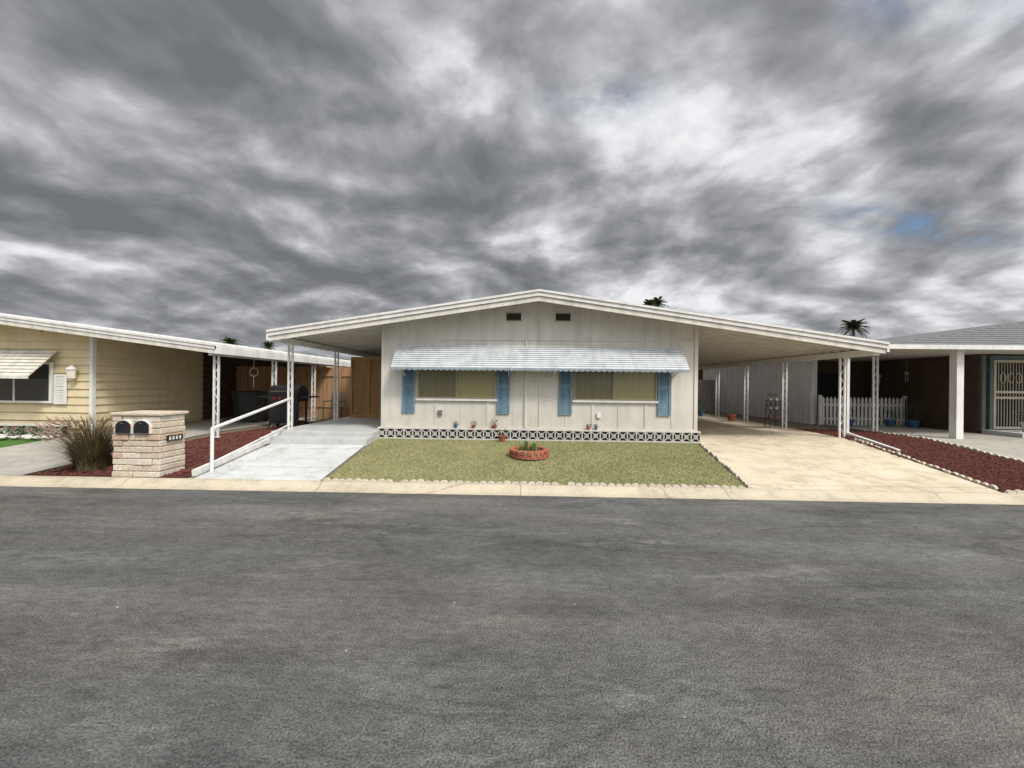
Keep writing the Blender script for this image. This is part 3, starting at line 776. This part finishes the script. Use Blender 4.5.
for (x,y,r_,ph) in((9.9,11.9,.14,.4),(11.7,11.8,.15,.5),(11.2,12.0,.12,.3),(12.6,9.9,.12,.35)):
    pot(x,y,.42 if y>10.5 else .55,r_,.22,random.choice([CLAY,BPOT,STEP]),GREEN,ph,160,flower=None)
sh=root('white_panel_shed'); m=MB().use(PANEL); m.box(9.3,9.48,12.6,20,.35,2.49)
for k_ in range(18): m.box(9.285,9.299,12.62+k_*.42,12.65+k_*.42,.36,2.48)
m.build('panels',sh)
m=MB().use(BLOCKW)
for r_ in range(8):
    x=4.06+(.2 if r_%2 else 0)
    z=.32+r_*.2
    if r_%2: m.box(4.06,4.25,18.6,18.8,z,z+.19)
    while x<9.28:
        m.box(x,min(x+.39,9.28),18.6-U(0,.006),18.8,z,z+.19); x+=.4
m.use(MORT).box(4.06,9.28,18.62,18.78,.31,1.9)
m.build('block_wall')
m=MB().use(STEP)
m.box(8.0,9.29,11.5,18.6,.3,.34); m.build('side_path')
def stand(x,y,z):
    p=root('plant_stand'); m=MB().use(BLACK)
    for s in(-1,1):
        for q in(-1,1): m.tube((x+s*.16,y+q*.12,z),(x+s*.13,y+q*.1,z+.75),.01,n=6)
    for zz in(.25,.5,.75): m.box(x-.18,x+.18,y-.13,y+.13,z+zz,z+zz+.015)
    m.build('frame',p)
    m=MB()
    for zz in(.265,.515,.765):
        for dx in(-.09,.08):
            m.use(BLOCK if zz>.5 else CLAY).lathe((x+dx,y,z+zz),[(.035,0),(.05,.08)],10); m.use(GREEN).tuft((x+dx,y,z+zz+.07),.06,.12,60,.04,.016)
    m.build('pots',p)
stand(7.2,11.2,.44)
pot(7.1,13.2,.44,.14,.22,CLAY,GREEN,.3,140); pot(6.9,15.0,.44,.12,.2,BPOT,GREEN,.4,120)

# ---------------------------------------------------------------- background
def far_house(x,y,w,d,h,p):
    q=root('distant_house'); m=MB().use(FAR); m.prism_y([(x-w/2,.2),(x+w/2,.2),(x+w/2,h),(x,h+p*w/2),(x-w/2,h)],y,y+d)
    m.build('walls',q)
    m=MB().use(FARR); o=.5
    for s in(-1,1):
        xa=x; xb=x+s*(w/2+o)
        pts=[(xa,h+p*w/2+.01),(xb,h-p*o+.01),(xb,h-p*o+.15),(xa,h+p*w/2+.15)]
        m.prism_y(pts if s>0 else pts[::-1],y-.5,y+d+.5)
    m.build('roof',q)
    m=MB().use(GLASS); m.box(x-w*.3,x-w*.1,y-.02,y-.004,1.2,2.1); m.box(x+w*.1,x+w*.3,y-.02,y-.004,1.2,2.1); m.build('windows',q)
for (x,w) in((-24,10),(-11.5,9),(2,9),(16,10),(30,10),(-38,10),(44,11)):
    far_house(x,31+U(-1,1),w,14,2.7,.16)
def palm(x,y,H_,s=1.5,nf=34):
    p=root('palm_tree'); m=MB().use(BARK)
    N=10
    for k_ in range(N):
        z0_=.3+(H_-.3)*k_/N;z1_=.3+(H_-.3)*(k_+1)/N
        m.tube((x+.15*math.sin(z0_*.3),y,z0_),(x+.15*math.sin(z1_*.3),y,z1_),.28-.012*k_,.275-.012*(k_+1),10,caps=False)
    m.build('trunk',p)
    m=MB().use(PALM); c=Vector((x+.15*math.sin(H_*.3),y,H_))
    for i in range(nf):
        az=i*2.4+U(-.3,.3); el=-.7+1.9*(i+.5)/nf+U(-.1,.1); L=s*U(.75,1.15)
        d=Vector((math.cos(az)*math.cos(el),math.sin(az)*math.cos(el),math.sin(el)))
        side=d.cross(Vector((0,0,1))).normalized()
        prev=c
        for k_ in range(1,7):
            t=k_/6; q=c+d*L*t+Vector((0,0,-.42*L*t*t))
            m.tube(prev,q,.02,.015,4,caps=False)
            for sgn in(-1,1):
                for e_ in(0,.5):
                    b0=prev.lerp(q,e_); ll=L*.34*(1.15-t*.6)*U(.8,1.2)
                    dd=(side*sgn*.8+d*.6+Vector((0,0,-.45))).normalized(); w_=d*.05*s
                    m.add([b0-w_*.6,b0+w_,b0+dd*ll],[(0,1,2)])
            prev=q
    m.build('fronds',p)
palm(50.5,60,10.9,2.2); palm(21.6,62,14.7,1.8); palm(19.6,60,14.0,1.5); palm(-52.5,68,8.5,1.8); palm(-47,70,8.2,1.6)
m=MB().use(GREEN)
for i in range(60):
    x=U(-80,80); y=U(48,56); h=U(1.5,3.2)
    m.tuft((x,y,.3),U(1.2,2.4),h,220,.5,.28)
m.build('distant_trees')

# ---------------------------------------------------------------- world
W=bpy.data.worlds.new('World'); sc.world=W; W.use_nodes=True
n=W.node_tree.nodes; l=W.node_tree.links
bg=n['Background']; bg.inputs['Strength'].default_value=.1
sunv=Vector((.42,-.50,.76)).normalized()
el=math.asin(sunv.z); azr=math.atan2(sunv.x,sunv.y)
sky=n.new('ShaderNodeTexSky'); sky.sky_type='NISHITA'; sky.sun_disc=False; sky.sun_elevation=el; sky.sun_rotation=azr
tc=n.new('ShaderNodeTexCoord'); sp=n.new('ShaderNodeSeparateXYZ'); l.new(tc.outputs['Generated'],sp.inputs[0])
def MT(op,a,b=None,c=None,clampv=False):
    q=n.new('ShaderNodeMath'); q.operation=op; q.use_clamp=clampv
    for i,v_ in enumerate((a,b,c)):
        if v_ is None: continue
        if isinstance(v_,(int,float)): q.inputs[i].default_value=v_
        else: l.new(v_,q.inputs[i])
    return q.outputs[0]
zz=MT('ADD',MT('MAXIMUM',sp.outputs['Z'],0.0),.30)
pxn=MT('DIVIDE',sp.outputs['X'],zz); pyn=MT('DIVIDE',sp.outputs['Y'],zz)
cb0=n.new('ShaderNodeCombineXYZ'); l.new(pxn,cb0.inputs[0]); l.new(pyn,cb0.inputs[1])
wn=n.new('ShaderNodeTexNoise'); wn.inputs['Scale'].default_value=1.8; wn.inputs['Detail'].default_value=1; l.new(cb0.outputs[0],wn.inputs['Vector'])
wv=n.new('ShaderNodeVectorMath'); wv.operation='MULTIPLY_ADD'; wv.inputs[1].default_value=(.25,.2,.3); l.new(wn.outputs['Color'],wv.inputs[0]); l.new(cb0.outputs[0],wv.inputs[2])
cb=wv
def NZ(off,scale,det,ro,dist):
    a=n.new('ShaderNodeVectorMath'); a.operation='ADD'; a.inputs[1].default_value=off; l.new(cb.outputs[0],a.inputs[0])
    z=n.new('ShaderNodeTexNoise'); z.inputs['Scale'].default_value=scale; z.inputs['Detail'].default_value=det; z.inputs['Roughness'].default_value=ro; z.inputs['Distortion'].default_value=dist
    l.new(a.outputs[0],z.inputs['Vector']); return z.outputs['Fac']
def G(cx,cy,rx,ry,amp):
    dx=MT('DIVIDE',MT('SUBTRACT',pxn,cx),rx); dy=MT('DIVIDE',MT('SUBTRACT',pyn,cy),ry)
    return MT('MULTIPLY',MT('EXPONENT',MT('MULTIPLY',MT('ADD',MT('MULTIPLY',dx,dx),MT('MULTIPLY',dy,dy)),-1)),amp)
o=(3.1,7.7,1.3)
nA=NZ(o,2.2,8,.52,0); nB=NZ((o[0]+.05,o[1]-.075,o[2]),2.2,8,.52,0)
nL=NZ((11.0,4.0,2.0),1.1,3,.5,0)
rel=MT('MULTIPLY',MT('SUBTRACT',nB,nA),1.9)
br=MT('ADD',MT('MULTIPLY',MT('SUBTRACT',.5,nA),1.5),rel)
br=MT('ADD',br,MT('MULTIPLY',MT('SUBTRACT',nL,.5),1.1))
br=MT('ADD',br,.50)
br=MT('ADD',br,MT('MULTIPLY',sp.outputs['X'],.2))
for gg in((-.89,1.05,.22,.16,.2),(.23,1.04,.2,.16,.22),(-.16,.77,.18,.1,.12),(1.79,1.55,.6,.35,.15),(-.68,.76,.35,.17,-.13),(-1.2,1.55,.7,.3,-.06),(0,2.0,1.0,.35,-.05)):
    br=MT('ADD',br,G(*gg))
ramp=n.new('ShaderNodeValToRGB'); cr_=ramp.color_ramp
cr_.elements[0].position=.0; cr_.elements[0].color=(1.7,1.77,1.95,1)
cr_.elements[1].position=1.0; cr_.elements[1].color=(8.8,8.9,9.1,1)
for ps_,cc in((.25,(2.4,2.48,2.68)),(.45,(3.5,3.58,3.8)),(.65,(5.1,5.2,5.42)),(.82,(7.2,7.3,7.5))):
    e_=cr_.elements.new(ps_); e_.color=(*cc,1)
l.new(br,ramp.inputs['Fac'])
hole=MT('ADD',MT('ADD',G(1.085,1.178,.14,.05,1.0),G(1.27,1.18,.11,.04,.9)),MT('ADD',G(.18,.90,.11,.05,.5),G(.6,.66,.2,.05,.4)))
hole=MT('MULTIPLY',hole,MT('MULTIPLY_ADD',NZ((5,1,9),6,6,.6,0),7.0,-2.7),clampv=True)
mixn=n.new('ShaderNodeMix'); mixn.data_type='RGBA'
l.new(hole,mixn.inputs['Factor']); l.new(ramp.outputs['Color'],mixn.inputs['A'])
l.new(sky.outputs[0],mixn.inputs['B'])
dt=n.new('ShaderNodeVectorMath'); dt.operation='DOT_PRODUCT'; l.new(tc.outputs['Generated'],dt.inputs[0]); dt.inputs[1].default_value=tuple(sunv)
gl=MT('MULTIPLY',MT('POWER',MT('MAXIMUM',dt.outputs['Value'],0.0),5.0),26.0)  # broad glow toward the sun, added out of frame as diffuse fill
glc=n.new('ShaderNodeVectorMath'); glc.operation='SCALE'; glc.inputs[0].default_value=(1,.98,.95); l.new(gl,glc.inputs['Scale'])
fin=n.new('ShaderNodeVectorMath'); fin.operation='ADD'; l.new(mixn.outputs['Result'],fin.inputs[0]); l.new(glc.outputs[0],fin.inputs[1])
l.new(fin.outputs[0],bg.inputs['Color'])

sd=bpy.data.lights.new('sun','SUN'); sd.energy=2.8; sd.angle=math.radians(12); sd.color=(1,.96,.89)
so=bpy.data.objects.new('sun',sd); COL.objects.link(so); so.rotation_euler=(-sunv).to_track_quat('-Z','Y').to_euler()

cd=bpy.data.cameras.new('camera'); cd.sensor_width=36; cd.lens=13.54; cd.clip_end=2000; cd.clip_start=.05
co=bpy.data.objects.new('camera',cd); COL.objects.link(co)
co.matrix_world=Matrix.Translation((0,0,1.6))@Matrix.Rotation(math.radians(1.43),4,'Z')@Matrix.Rotation(math.radians(90),4,'X')@Matrix.Rotation(math.radians(.63),4,'Z')
sc.camera=co
sc.view_settings.view_transform='Standard'; sc.view_settings.look='None'; sc.view_settings.exposure=0
